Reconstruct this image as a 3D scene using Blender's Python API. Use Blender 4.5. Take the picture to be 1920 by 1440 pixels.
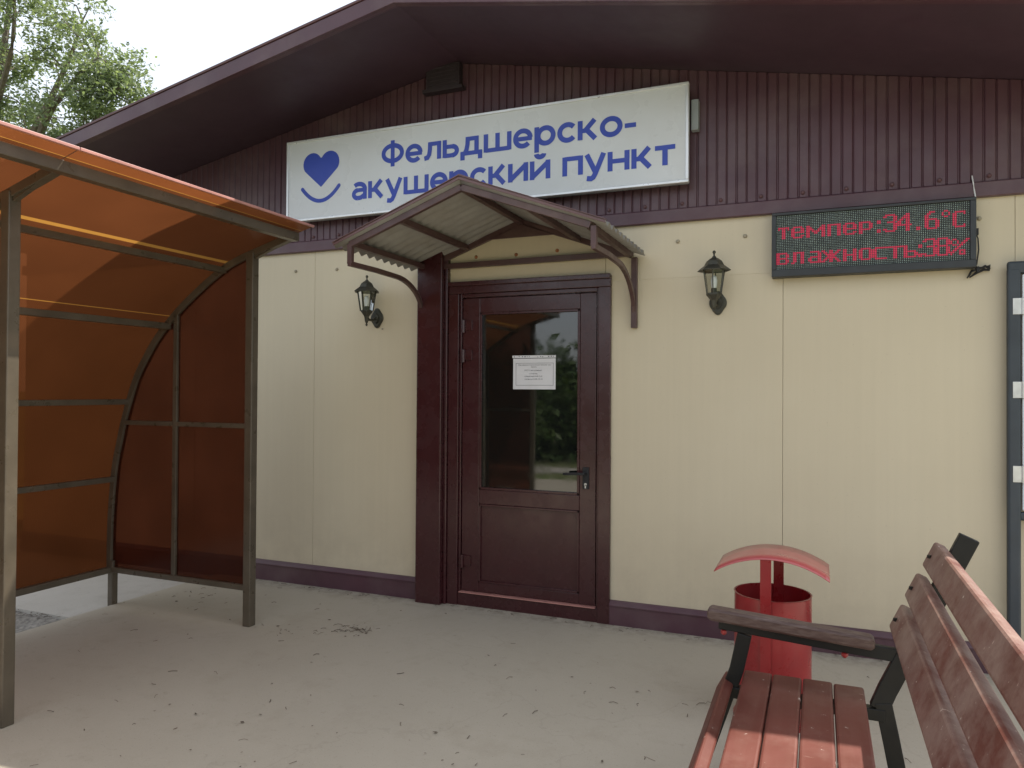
import bpy, bmesh, math, random
from mathutils import Vector, Matrix
R = math.radians
S = bpy.context.scene
for o in list(bpy.data.objects): bpy.data.objects.remove(o)
COL = S.collection

# ---------------------------------------------------------------- camera
cd = bpy.data.cameras.new('camera'); cam = bpy.data.objects.new('camera', cd); COL.objects.link(cam)
psi, pit, rol = R(22.54), R(0.6), R(0.36)
fw = Vector((-math.sin(psi)*math.cos(pit), math.cos(psi)*math.cos(pit), math.sin(pit)))
rt = Vector((math.cos(psi), math.sin(psi), 0)); up = rt.cross(fw)
r2 = rt*math.cos(rol) + up*math.sin(rol); u2 = -rt*math.sin(rol) + up*math.cos(rol)
m3 = Matrix((r2, u2, -fw)).transposed()
cam.matrix_world = Matrix.Translation((0, -4.6, 1.47)) @ m3.to_4x4()
cd.sensor_width = 36; cd.lens = 1385/1920*36; cd.clip_start = .05; cd.clip_end = 2000
S.camera = cam
# ---------------------------------------------------------------- sky, sun, exposure
SUN = Vector((.47, .49, 1.0)).normalized()          # towards the sun: behind the building, to the right
el = math.asin(SUN.z); az = math.atan2(SUN.x, SUN.y)
w = bpy.data.worlds.new('World'); S.world = w; w.use_nodes = True
nt = w.node_tree; bg = nt.nodes['Background']
sky = nt.nodes.new('ShaderNodeTexSky'); sky.sky_type = 'NISHITA'; sky.sun_disc = False
sky.sun_elevation = el; sky.sun_rotation = az; sky.air_density = 1.0; sky.dust_density = 3.0; sky.ozone_density = 1.0
hz = nt.nodes.new('ShaderNodeMix'); hz.data_type = 'RGBA'      # thin bright summer overcast veil over the clear sky
hz.inputs[0].default_value = .55; hz.inputs[7].default_value = (7.4, 7.6, 7.9, 1)
nt.links.new(sky.outputs[0], hz.inputs[6]); nt.links.new(hz.outputs[2], bg.inputs[0]); bg.inputs[1].default_value = 0.11
sl = bpy.data.lights.new('sun', 'SUN'); sl.energy = 3.8; sl.angle = R(0.5); sl.color = (1, .95, .87)
so = bpy.data.objects.new('sun', sl); COL.objects.link(so)
so.rotation_euler = (-SUN).to_track_quat('-Z', 'Y').to_euler(); so.location = SUN*30
S.view_settings.view_transform = 'Standard'; S.view_settings.look = 'None'
S.view_settings.gamma = 1; S.view_settings.use_curve_mapping = False
S.view_settings.exposure = 1.02
S.cycles.max_bounces = 10; S.cycles.transparent_max_bounces = 16; S.cycles.sample_clamp_indirect = 4

# ---------------------------------------------------------------- materials
def _new(name):
    m = bpy.data.materials.new(name); m.use_nodes = True
    n = m.node_tree; return m, n, n.nodes['Principled BSDF']
def _coord(n, stretch=(1, 1, 1)):
    tc = n.nodes.new('ShaderNodeTexCoord'); mp = n.nodes.new('ShaderNodeMapping')
    mp.inputs['Scale'].default_value = stretch
    n.links.new(tc.outputs['Object'], mp.inputs[0]); return mp.outputs[0]
def _noise(n, vec, scale, detail=5, rough=.55):
    t = n.nodes.new('ShaderNodeTexNoise'); t.inputs['Scale'].default_value = scale
    t.inputs['Detail'].default_value = detail; t.inputs['Roughness'].default_value = rough
    n.links.new(vec, t.inputs['Vector']); return t.outputs['Fac']
def _ramp(n, fac, stops):
    r = n.nodes.new('ShaderNodeValToRGB'); e = r.color_ramp.elements
    while len(e) < len(stops): e.new(.5)
    for i, (p, c) in enumerate(stops):
        e[i].position = p; e[i].color = (c, c, c, 1) if not isinstance(c, tuple) else (*c, 1)
    n.links.new(fac, r.inputs[0]); return r.outputs[0]
def _mix(n, fac, a, b, mode='MIX'):
    x = n.nodes.new('ShaderNodeMix'); x.data_type = 'RGBA'; x.blend_type = mode
    for s, v in ((x.inputs[0], fac), (x.inputs[6], a), (x.inputs[7], b)):
        if isinstance(v, (int, float)): s.default_value = v
        elif isinstance(v, tuple): s.default_value = (*v, 1)
        else: n.links.new(v, s)
    return x.outputs[2]
def _bump(n, h, strength, dist=.01, prev=None):
    b = n.nodes.new('ShaderNodeBump'); b.inputs['Strength'].default_value = strength; b.inputs['Distance'].default_value = dist
    n.links.new(h, b.inputs['Height'])
    if prev: n.links.new(prev, b.inputs['Normal'])
    return b.outputs[0]
def M(name, col, rough=.5, metal=0, var=.12, scale=6, bump=0, bscale=60, spec=.5, stretch=(1, 1, 1), dust=None, coat=0):
    m, n, p = _new(name)
    v = _coord(n, stretch)
    f = _ramp(n, _noise(n, v, scale), [(.3, 0.0), (.7, 1.0)])
    lo = tuple(c*(1-var) for c in col); hi = tuple(min(1, c*(1+var)) for c in col)
    c = _mix(n, f, lo, hi)
    if dust:
        dcol, amt, ds = dust
        d = _ramp(n, _noise(n, v, ds, 8, .65), [(.45, 0.0), (.75, amt)])
        c = _mix(n, d, c, dcol)
    n.links.new(c, p.inputs['Base Color'])
    p.inputs['Metallic'].default_value = metal; p.inputs['Specular IOR Level'].default_value = spec
    r = _ramp(n, _noise(n, v, scale*2.3), [(.3, max(0, rough-.08)), (.7, min(1, rough+.08))])
    n.links.new(r, p.inputs['Roughness'])
    p.inputs['Coat Weight'].default_value = coat; p.inputs['Coat Roughness'].default_value = .15
    if bump: n.links.new(_bump(n, _noise(n, v, bscale, 3), bump, .004), p.inputs['Normal'])
    return m

MAROON = (.080, .034, .046)
m_maroon = M('maroon_paint', MAROON, .38, var=.12, scale=3, bump=.08, bscale=14, dust=((.20, .15, .14), .35, 2.5))
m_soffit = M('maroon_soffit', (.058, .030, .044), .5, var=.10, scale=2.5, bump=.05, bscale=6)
m_vent = M('dark_vent_grille', (.030, .019, .026), .6)
m_doorpaint = M('maroon_door_plastic', (.046, .0115, .0135), .27, var=.08, scale=4, dust=((.085, .035, .034), .15, 5), coat=.15)

def make_cream():
    m, n, p = _new('cream_sandwich_panel')
    v = _coord(n)
    big = _ramp(n, _noise(n, v, .8, 4), [(.3, 0.0), (.7, 1.0)])
    c = _mix(n, big, (.572, .492, .346), (.622, .542, .390))
    vs = _coord(n, (9, 9, .25))
    st = _ramp(n, _noise(n, vs, 3.0, 5), [(.35, .972), (.75, 1.0)])
    c = _mix(n, 1.0, c, st, 'MULTIPLY')
    sp = _ramp(n, _noise(n, v, 70, 2), [(.66, 0.0), (.76, .35)])
    c = _mix(n, sp, c, (.40, .33, .24))
    # dust splashed up from the paving onto the foot of the panels
    sep = n.nodes.new('ShaderNodeSeparateXYZ'); n.links.new(v, sep.inputs[0])
    mr = n.nodes.new('ShaderNodeMapRange'); mr.inputs[1].default_value = .75; mr.inputs[2].default_value = .15
    n.links.new(sep.outputs[2], mr.inputs[0])
    mm = n.nodes.new('ShaderNodeMath'); mm.operation = 'MULTIPLY'
    n.links.new(mr.outputs[0], mm.inputs[0]); n.links.new(_ramp(n, _noise(n, v, 5, 8, .7), [(.4, 0.0), (.75, .5)]), mm.inputs[1])
    c = _mix(n, mm.outputs[0], c, (.42, .35, .25))
    n.links.new(c, p.inputs['Base Color']); p.inputs['Roughness'].default_value = .42
    wv = n.nodes.new('ShaderNodeTexWave'); wv.wave_type = 'BANDS'; wv.bands_direction = 'X'
    wv.inputs['Scale'].default_value = 9.0; n.links.new(v, wv.inputs[0])
    b = _bump(n, wv.outputs['Fac'], .05, .002)
    n.links.new(_bump(n, _noise(n, v, 1.6, 2), .25, .01, b), p.inputs['Normal'])
    return m
m_cream = make_cream()

def make_concrete(name, a, b, stain, gritty=1.0):
    m, n, p = _new(name)
    v = _coord(n)
    c = _mix(n, _ramp(n, _noise(n, v, .9, 6, .6), [(.3, 0.0), (.7, 1.0)]), a, b)
    c = _mix(n, _ramp(n, _noise(n, v, 3.7, 8, .7), [(.52, 0.0), (.74, .55)]), c, stain)
    c = _mix(n, _ramp(n, _noise(n, v, 16, 6, .7), [(.60, 0.0), (.72, .40)]), c, tuple(x*.72 for x in stain))
    c = _mix(n, _ramp(n, _noise(n, v, 150, 2), [(.64, 0.0), (.74, .55*gritty)]), c, tuple(x*.5 for x in stain))
    c = _mix(n, _ramp(n, _noise(n, v, 90, 2), [(.66, 0.0), (.76, .35)]), c, (.55, .52, .47))
    vo = n.nodes.new('ShaderNodeTexVoronoi'); vo.feature = 'DISTANCE_TO_EDGE'; vo.inputs['Scale'].default_value = .45
    mx = n.nodes.new('ShaderNodeVectorMath'); mx.operation = 'ADD'
    nz = n.nodes.new('ShaderNodeTexNoise'); nz.inputs['Scale'].default_value = 2.2; nz.inputs['Detail'].default_value = 6
    n.links.new(v, nz.inputs['Vector']); n.links.new(v, mx.inputs[0]); n.links.new(nz.outputs['Color'], mx.inputs[1])
    n.links.new(mx.outputs[0], vo.inputs['Vector'])
    ck = _ramp(n, vo.outputs['Distance'], [(0.0, .14), (.0035, 0.0)])
    c = _mix(n, ck, c, tuple(x*.55 for x in stain))
    sep = n.nodes.new('ShaderNodeSeparateXYZ'); n.links.new(v, sep.inputs[0])      # grit swept up against the foot of the wall
    mr = n.nodes.new('ShaderNodeMapRange'); mr.inputs[1].default_value = -.22; mr.inputs[2].default_value = -.02
    n.links.new(sep.outputs[1], mr.inputs[0])
    mm = n.nodes.new('ShaderNodeMath'); mm.operation = 'MULTIPLY'
    n.links.new(mr.outputs[0], mm.inputs[0]); n.links.new(_ramp(n, _noise(n, v, 14, 8, .7), [(.42, 0.0), (.62, .8)]), mm.inputs[1])
    c = _mix(n, mm.outputs[0], c, tuple(x*.55 for x in stain))
    n.links.new(c, p.inputs['Base Color']); p.inputs['Roughness'].default_value = .88; p.inputs['Specular IOR Level'].default_value = .25
    b1 = _bump(n, _noise(n, v, 60, 6, .7), .28*gritty, .006)
    n.links.new(_bump(n, _noise(n, v, 2.2, 3), .3, .02, b1), p.inputs['Normal'])
    return m
m_conc = make_concrete('swept_concrete', (.408, .364, .285), (.460, .413, .328), (.355, .308, .232))
m_conc2 = make_concrete('pale_concrete', (.42, .39, .34), (.48, .45, .40), (.34, .30, .25))
m_gravel = M('grey_gravel', (.23, .21, .18), .95, var=.5, scale=38, bump=1.0, bscale=45)
m_ground = M('dry_grass_ground', (.10, .13, .035), .95, var=.45, scale=7, bump=.9, bscale=30, dust=((.22, .17, .10), .8, 1.2))

def make_poly(name, tcol, dcol, see, streak=120., axis='Y'):
    """twin-wall polycarbonate: partly see-through, partly scattering, with fine flutes"""
    m, n, p = _new(name); out = n.nodes['Material Output']
    v = _coord(n)
    wv = n.nodes.new('ShaderNodeTexWave'); wv.bands_direction = axis; wv.inputs['Scale'].default_value = streak/6.2832*1.0
    wv.inputs['Distortion'].default_value = .15; n.links.new(v, wv.inputs[0])
    nz = _ramp(n, _noise(n, v, 2.0, 5), [(.3, .78), (.7, 1.0)])
    k = n.nodes.new('ShaderNodeMapRange'); k.inputs[3].default_value = .86; k.inputs[4].default_value = 1.0
    n.links.new(wv.outputs['Fac'], k.inputs[0])
    mul = n.nodes.new('ShaderNodeMath'); mul.operation = 'MULTIPLY'; n.links.new(k.outputs[0], mul.inputs[0]); n.links.new(nz, mul.inputs[1])
    tc = _mix(n, 1.0, tcol, mul.outputs[0], 'MULTIPLY')
    tr = n.nodes.new('ShaderNodeBsdfTransparent'); n.links.new(tc, tr.inputs[0])
    tl = n.nodes.new('ShaderNodeBsdfTranslucent'); n.links.new(_mix(n, 1.0, dcol, mul.outputs[0], 'MULTIPLY'), tl.inputs[0])
    a = n.nodes.new('ShaderNodeMixShader'); a.inputs[0].default_value = see
    n.links.new(tl.outputs[0], a.inputs[1]); n.links.new(tr.outputs[0], a.inputs[2])
    p.inputs['Base Color'].default_value = (dcol[0]*.35, dcol[1]*.35, dcol[2]*.4, 1); p.inputs['Roughness'].default_value = .16
    bp = _bump(n, wv.outputs['Fac'], .12, .002); n.links.new(bp, p.inputs['Normal'])
    b = n.nodes.new('ShaderNodeMixShader'); b.inputs[0].default_value = .25
    n.links.new(a.outputs[0], b.inputs[1]); n.links.new(p.outputs[0], b.inputs[2])
    n.links.new(b.outputs[0], out.inputs[0]); return m
m_poly = make_poly('amber_polycarbonate', (.22, .070, .025), (.155, .050, .017), .40, 180, 'Y')
m_polyend = make_poly('amber_polycarbonate_end', (.64, .39, .30), (.22, .072, .04), .72, 180, 'X')
m_strip = make_poly('yellow_sun_glow_strip', (.45, .20, .04), (.46, .215, .042), .25, 260, 'Y')  # sunlight glowing above the purlins, put into a yellow sheet colour
m_lip = make_poly('sunlit_amber_lip', (.30, .095, .03), (.24, .074, .022), .35, 260, 'Y')  # brighter amber than the roof sheets: sunlight on the overhang put into the colour
m_edge = M('pink_edge_profile', (.42, .20, .17), .4, var=.15)

m_tube = M('bronze_painted_steel', (.085, .068, .047), .33, var=.18, scale=7, bump=.1, bscale=40, dust=((.15, .12, .085), .4, 6))
m_cantube = M('brown_maroon_steel', (.075, .038, .036), .42, var=.15, scale=8, bump=.1, bscale=50, dust=((.18, .12, .09), .4, 5))
m_cansheet = M('grey_corrugated_sheet', (.265, .255, .235), .6, var=.12, scale=5, bump=.08, dust=((.17, .145, .115), .6, 6))
m_cantop = M('maroon_corrugated_top', (.13, .07, .07), .4, var=.15, scale=5)
m_wood = None
def make_bench_wood(name='red_painted_plank', dusty=0.0):
    m, n, p = _new(name)
    v = _coord(n); vl = _coord(n, (14, 1.2, 14))
    c = _mix(n, _ramp(n, _noise(n, v, 3, 5), [(.3, 0.0), (.7, 1.0)]), (.100, .028, .020), (.145, .042, .029))
    c = _mix(n, _ramp(n, _noise(n, vl, 1.5, 8, .7), [(.45, 0.0), (.80, .45)]), c, (.175, .080, .058))
    c = _mix(n, _ramp(n, _noise(n, v, 5-1.5*dusty, 9, .75), [(.52-.14*dusty, 0.0), (.74-.16*dusty, .35+.45*dusty)]), c, (.21+.06*dusty, .125+.055*dusty, .098+.045*dusty))
    vd = n.nodes.new('ShaderNodeTexCoord'); mp = n.nodes.new('ShaderNodeMapping')
    mp.inputs['Rotation'].default_value = (.4, .5, .9); mp.inputs['Scale'].default_value = (3, 55, 22)
    n.links.new(vd.outputs['Object'], mp.inputs[0])
    sc = _ramp(n, _noise(n, mp.outputs[0], 1.3, 3, .6), [(.71, 0.0), (.735, .8)])
    c = _mix(n, sc, c, (.60, .46, .38))
    sp = _ramp(n, _noise(n, v, 42, 3), [(.70, 0.0), (.74, .8)])
    c = _mix(n, sp, c, (.62, .55, .47))
    n.links.new(c, p.inputs['Base Color'])
    n.links.new(_ramp(n, _noise(n, v, 6, 6), [(.3, .36), (.7, .6)]), p.inputs['Roughness']); p.inputs['Specular IOR Level'].default_value = .32
    n.links.new(_bump(n, _noise(n, vl, 6, 4), .12, .003), p.inputs['Normal'])
    return m
m_wood = make_bench_wood(); m_wooddustsheen = make_bench_wood('dusty_sheen_red_plank', 1.0)  # back slats: real dust, made paler to carry the grazing sun sheen too
m_black = M('black_painted_steel', (.009, .009, .008), .45, var=.25, scale=9, bump=.1, spec=.3)
m_armwood = M('brown_worn_armrest', (.085, .048, .040), .5, var=.2, scale=9, stretch=(2, 10, 10), bump=.15, bscale=50, dust=((.22, .18, .15), .5, 9))
m_red = M('glossy_red_paint', (.27, .013, .016), .32, var=.14, scale=6, coat=.15, dust=((.30, .11, .09), .2, 5))
m_lid = M('sky_sheen_red_lid', (.47, .085, .080), .34, var=.05, scale=3, coat=.55)  # paler than the bucket: sky and wall reflection put into the red
m_bronze = M('antique_bronze', (.060, .058, .044), .42, metal=.35, var=.3, scale=30, bump=.2, bscale=60)
m_signface = M('white_sign_acrylic', (.66, .68, .70), .28, var=.03, scale=1.2, dust=((.5, .48, .45), .25, 2.2))
m_signblue = M('blue_vinyl', (.025, .060, .42), .4, var=.08, scale=4)
m_alu = M('aluminium_trim', (.72, .73, .74), .33, metal=.45, var=.08)
m_grey = M('grey_plastic', (.30, .33, .35), .5)
m_led_housing = M('dark_grey_housing', (.024, .027, .030), .45, var=.15, bump=.05)
m_led_screen = M('black_screen', (.010, .013, .012), .55, var=.2)
m_pix = M('unlit_diode', (.40, .50, .46), .35, var=.35, scale=30)
m_paper = M('white_paper', (.70, .69, .70), .7, var=.04, scale=8)
m_ink = M('grey_ink', (.10, .10, .11), .7)
m_white = M('white_painted_board', (.80, .82, .85), .4, var=.04)
m_slate = M('slate_blue_steel', (.034, .043, .053), .45, var=.15, bump=.05)
m_zinc = M('zinc_plated_steel', (.62, .62, .60), .38, metal=.6, var=.15, scale=20)
m_screw = M('painted_screw_head', (.33, .29, .21), .5)
m_screw_red = M('maroon_screw_head', (.10, .045, .05), .5)
m_rust = M('rusty_screw_head', (.36, .15, .07), .7)
m_rubber = M('black_rubber', (.012, .012, .013), .6)
m_whitewire = M('white_cable', (.7, .7, .7), .5)
m_roof = M('brown_roof_sheet', (.09, .035, .035), .4)
m_bark = M('bark', (.13, .105, .08), .9, var=.35, scale=12, bump=.8, bscale=25)
m_fence = M('pale_fence_board', (.55, .53, .48), .7, var=.2, scale=3)
m_brick = M('far_house_wall', (.45, .38, .30), .8, var=.15)
m_twig = M('dry_twig', (.11, .085, .06), .9, var=.5, scale=20)
m_leafdry = M('dry_leaf', (.16, .12, .065), .8, var=.6, scale=6)
def make_glass_dark():
    m, n, p = _new('dark_door_glass')
    v = _coord(n)
    p.inputs['Base Color'].default_value = (.008, .009, .008, 1); p.inputs['IOR'].default_value = 1.85
    n.links.new(_ramp(n, _noise(n, v, 9, 6, .7), [(.35, .01), (.8, .09)]), p.inputs['Roughness'])
    n.links.new(_bump(n, _noise(n, v, 1.5, 2), .06, .01), p.inputs['Normal']); return m
m_glass = make_glass_dark()
def make_clear():
    m, n, p = _new('clear_lantern_glass'); out = n.nodes['Material Output']
    t = n.nodes.new('ShaderNodeBsdfTransparent'); t.inputs[0].default_value = (.90, .92, .90, 1)
    g = n.nodes.new('ShaderNodeBsdfGlossy'); g.inputs['Roughness'].default_value = .05
    x = n.nodes.new('ShaderNodeMixShader'); f = n.nodes.new('ShaderNodeFresnel'); f.inputs[0].default_value = 1.5
    n.links.new(f.outputs[0], x.inputs[0]); n.links.new(t.outputs[0], x.inputs[1]); n.links.new(g.outputs[0], x.inputs[2])
    n.links.new(x.outputs[0], out.inputs[0]); return m
m_clear = make_clear()
m_bulb = M('frosted_bulb', (.75, .76, .76), .35, var=.03)
def make_lit():
    m, n, p = _new('lit_red_diode')
    p.inputs['Base Color'].default_value = (.5, .05, .10, 1)
    p.inputs['Emission Color'].default_value = (1, .03, .10, 1); p.inputs['Emission Strength'].default_value = .12
    return m
m_lit = make_lit()
def make_leaf(name, a, b, tr):
    m, n, p = _new(name); out = n.nodes['Material Output']
    g = n.nodes.new('ShaderNodeNewGeometry')
    c = _mix(n, g.outputs['Random Per Island'], a, b)
    n.links.new(c, p.inputs['Base Color']); p.inputs['Roughness'].default_value = .5
    t = n.nodes.new('ShaderNodeBsdfTranslucent'); n.links.new(_mix(n, 1.0, c, (1.5, 1.6, .8), 'MULTIPLY'), t.inputs[0])
    x = n.nodes.new('ShaderNodeMixShader'); x.inputs[0].default_value = tr
    n.links.new(p.outputs[0], x.inputs[1]); n.links.new(t.outputs[0], x.inputs[2]); n.links.new(x.outputs[0], out.inputs[0])
    return m
m_leaf = make_leaf('tree_leaves', (.100, .135, .080), (.205, .240, .160), .45)
m_leaf2 = make_leaf('bush_leaves', (.040, .080, .020), (.090, .130, .040), .3)

# ---------------------------------------------------------------- mesh helpers
class MB:
    def __init__(s): s.v = []; s.f = []; s.mi = []; s.cur = 0
    def add(s, vs, fs):
        o = len(s.v); s.v += [tuple(x) for x in vs]
        for f in fs: s.f.append(tuple(i+o for i in f)); s.mi.append(s.cur)
        return s
    def box(s, x0, x1, y0, y1, z0, z1):
        return s.add([(x, y, z) for z in (z0, z1) for y in (y0, y1) for x in (x0, x1)],
              [(0, 2, 3, 1), (4, 5, 7, 6), (0, 1, 5, 4), (1, 3, 7, 5), (3, 2, 6, 7), (2, 0, 4, 6)])
    def prism(s, poly, axis, a, b):
        """poly: 2D points in the two other axes (in xyz order), extruded along axis from a to b"""
        def P(p, t):
            q = list(p); q.insert(axis, t); return q
        n = len(poly)
        vs = [P(p, a) for p in poly]+[P(p, b) for p in poly]
        fs = [tuple(range(n))[::-1], tuple(range(n, 2*n))]+[(i, (i+1) % n, n+(i+1) % n, n+i) for i in range(n)]
        return s.add(vs, fs)
    def sweep(s, path, ring, closed=False, upv=(0, 0, 1), cap=True):
        """sweep a 2D ring [(side, up)] along path points"""
        P = [Vector(p) for p in path]; n = len(P); k = len(ring); vs = []
        for i, p in enumerate(P):
            t = (P[min(i+1, n-1)]-P[max(i-1, 0)])
            t = t.normalized() if t.length > 1e-9 else Vector((0, 0, 1))
            u = Vector(upv)
            if abs(t.dot(u)) > .985: u = Vector((0, 1, 0)) if abs(t.y) < .9 else Vector((1, 0, 0))
            side = t.cross(u).normalized(); uu = side.cross(t).normalized()
            # mitre so corners keep their width
            sc = 1.0
            for (a, b) in ring: vs.append(p+side*a*sc+uu*b*sc)
        fs = [(i*k+j, i*k+(j+1) % k, (i+1)*k+(j+1) % k, (i+1)*k+j) for i in range(n-1) for j in range(k)]
        if cap: fs += [tuple(range(k))[::-1], tuple(range((n-1)*k, n*k))]
        return s.add(vs, fs)
    def bar(s, path, w, h, upv=(0, 0, 1)):
        w /= 2; h /= 2
        return s.sweep(path, [(-w, -h), (w, -h), (w, h), (-w, h)], upv=upv)
    def tube(s, path, r, k=8, upv=(0, 0, 1)):
        return s.sweep(path, [(r*math.cos(2*math.pi*j/k), r*math.sin(2*math.pi*j/k)) for j in range(k)], upv=upv)
    def taper(s, pts, rad, k=7):
        P = [Vector(p) for p in pts]; n = len(P); vs = []
        for i, p in enumerate(P):
            t = (P[min(i+1, n-1)]-P[max(i-1, 0)]).normalized()
            u = Vector((0, 0, 1)) if abs(t.z) < .9 else Vector((1, 0, 0))
            a = t.cross(u).normalized(); b = a.cross(t)
            for j in range(k):
                an = 2*math.pi*j/k; vs.append(p+(a*math.cos(an)+b*math.sin(an))*rad[i])
        fs = [(i*k+j, i*k+(j+1) % k, (i+1)*k+(j+1) % k, (i+1)*k+j) for i in range(n-1) for j in range(k)]
        return s.add(vs, fs+[tuple(range(k))[::-1], tuple(range((n-1)*k, n*k))])
    def lathe(s, prof, c=(0, 0, 0), k=24, axis='z', caps=True):
        vs = []
        for (r, h) in prof:
            for j in range(k):
                a = 2*math.pi*j/k
                q = (r*math.cos(a), r*math.sin(a), h) if axis == 'z' else (r*math.cos(a), h, r*math.sin(a))
                vs.append((c[0]+q[0], c[1]+q[1], c[2]+q[2]))
        n = len(prof)
        fs = [(i*k+j, i*k+(j+1) % k, (i+1)*k+(j+1) % k, (i+1)*k+j) for i in range(n-1) for j in range(k)]
        if caps: fs += [tuple(range(k))[::-1], tuple(range((n-1)*k, n*k))]
        return s.add(vs, fs)
    def grid(s, rows):
        k = len(rows[0])
        vs = [p for r in rows for p in r]
        return s.add(vs, [(i*k+j, i*k+j+1, (i+1)*k+j+1, (i+1)*k+j) for i in range(len(rows)-1) for j in range(k-1)])
    def build(s, name, mat, parent=None, bevel=0, smooth=False, local=False, mats=None, solid=0):
        me = bpy.data.meshes.new(name); me.from_pydata(s.v, [], s.f)
        bm = bmesh.new(); bm.from_mesh(me); bmesh.ops.recalc_face_normals(bm, faces=bm.faces); bm.to_mesh(me); bm.free()
        for x in (mats or [mat]): me.materials.append(x)
        if mats: me.polygons.foreach_set('material_index', s.mi)
        if smooth:
            me.polygons.foreach_set('use_smooth', [True]*len(me.polygons))
            try: me.set_sharp_from_angle(angle=R(35))
            except Exception: pass
        o = bpy.data.objects.new(name, me); COL.objects.link(o)
        if solid:
            q = o.modifiers.new('thickness', 'SOLIDIFY'); q.thickness = solid; q.offset = 0
        if bevel:
            b = o.modifiers.new('bevel', 'BEVEL'); b.width = bevel; b.segments = 2; b.limit_method = 'ANGLE'; b.angle_limit = R(40)
        if parent:
            o.parent = parent
            if not local:
                p = Vector(parent.location); q = parent
                while q.parent: q = q.parent; p = p+Vector(q.location)
                o.location = -p
        return o
def tag(o, label=None, cat=None, group=None, kind=None):
    if label: o['label'] = label
    if cat: o['category'] = cat
    if group: o['group'] = group
    if kind: o['kind'] = kind
    return o
def thing(name, label, cat, loc, group=None):
    o = bpy.data.objects.new(name, None); o.empty_display_size = .1; COL.objects.link(o); o.location = loc
    return tag(o, label, cat, group)
def kids(o): return [c for c in bpy.data.objects if c.parent == o]
def copy_tree(o, parent=None):
    c = o.copy(); COL.objects.link(c)
    if parent: c.parent = parent
    for ch in kids(o): copy_tree(ch, c)
    return c
def text_mesh(txt, name, x0, x1, base, xh, y, mat, parent, weight=.0, size_ref='н'):
    """default font, fitted to a width and an x-height, facing -y; returns a mesh object"""
    def mk(t, off):
        cu = bpy.data.curves.new('lettering_curve', 'FONT'); cu.body = t; cu.size = 1.0; cu.bevel_depth = off; cu.bevel_resolution = 0; cu.extrude = .001; cu.resolution_u = 4
        ob = bpy.data.objects.new('lettering_curve', cu); COL.objects.link(ob)
        dg = bpy.context.evaluated_depsgraph_get(); dg.update()
        me = bpy.data.meshes.new_from_object(ob.evaluated_get(dg)); bpy.data.objects.remove(ob); bpy.data.curves.remove(cu)
        return me
    ref = mk(size_ref, weight); h = max(v.co.y for v in ref.vertices); lo = 0
    me = mk(txt, weight); xs = [v.co.x for v in me.vertices]; a, b = min(xs), max(xs)
    sx = (x1-x0)/(b-a); sz = xh/h
    for v in me.vertices: v.co = (x0+(v.co.x-a)*sx, y-v.co.z*.05, base+(v.co.y-lo)*sz+lo*sz)
    me.name = name; me.materials.clear(); me.materials.append(mat)
    o = bpy.data.objects.new(name, me); COL.objects.link(o)
    o.parent = parent; p = Vector(parent.location); q = parent
    while q.parent: q = q.parent; p = p+Vector(q.location)
    o.location = -p
    return o

# ================================================================ SETTING
def sheet(name, x0, x1, y0, y1, z, mat, thick=0):
    b = MB()
    if thick: b.box(x0, x1, y0, y1, z-thick, z)
    else: b.add([(x0, y0, z), (x1, y0, z), (x1, y1, z), (x0, y1, z)], [(0, 1, 2, 3)])
    return tag(b.build(name, mat), kind='structure')
sheet('ground', -400, 400, -400, 400, -.075, m_ground)
pv = sheet('pavement', -4.46, 4.2, -7.2, 0.3, 0, m_conc, .14)
bv = pv.modifiers.new('bevel', 'BEVEL'); bv.width = .012; bv.segments = 2
sheet('path', -9.5, -4.464, -1.24, .3, -.02, m_conc2, .1)
gb = MB(); rg = random.Random(5)
nx, ny = 40, 60
gb.grid([[(-9.5+(-4.464+9.5)*i/nx, -7.2+(-1.244+7.2)*j/ny, -.045+rg.uniform(-.012, .012)) for j in range(ny+1)] for i in range(nx+1)])
tag(gb.build('gravel', m_gravel), kind='structure')

# ================================================================ BUILDING
AX, APEX, SL = -2.30, 3.752, .191      # ridge x, soffit height under the ridge, roof slope
XL, XR, OV = -6.8, 2.2, .885
bld = thing('clinic_building', 'single storey clinic of cream panels with maroon gable and low pitched roof', 'building', (-2.3, 4, 0))
DX0, DX1, DZ1 = -2.376, -1.223, 2.20
seams = [XL, -5.90, -4.72, -3.535, -2.40, -1.265, -.193, .955, XR]
b = MB()
for a, c in zip(seams[:-1], seams[1:]):
    g = .0009
    if a <= -2.40 < c or (a == -2.40):
        b.box(a+g, c-g, 0, .1, DZ1-.02, 2.56)      # panel over the door
    elif a == -1.265:
        b.box(DX1-.01, c-g, 0, .1, .10, 2.56) if False else b.box(-1.265+g, c-g, 0, .1, DZ1-.02, 2.56)
        b.box(DX1-.02, c-g, 0, .1, .10, DZ1-.02)
    else:
        b.box(a+g, c-g, 0, .1, .10, 2.56)
b.build('wall', m_cream, bld, bevel=.0015)
b = MB(); b.box(XL+.01, -2.39, .10, .16, -.05, 2.6); b.box(-1.21, XR-.01, .10, .16, -.05, 2.6); b.box(-2.39, -1.21, .10, .16, DZ1, 2.6)
b.box(XL, XL+.1, .16, 8, -.05, 2.9); b.box(XR-.1, XR, .16, 8, -.05, 2.9); b.box(XL, XR, 8, 8.1, -.05, 2.9)
b.build('rear_wall', m_cream, bld, label if False else 0)
# base flashing in two runs (either side of the door)
def flash(b, x0, x1):
    b.prism([(0.0, .152), (-.012, .150), (-.034, .128), (-.034, .118), (-.028, .116), (-.028, -.04), (0.06, -.04), (.06, .11)], 0, x0, x1)
b = MB(); flash(b, XL, -2.60); flash(b, -1.222, XR); b.build('base_flashing', m_maroon, bld, bevel=.0015)
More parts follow.
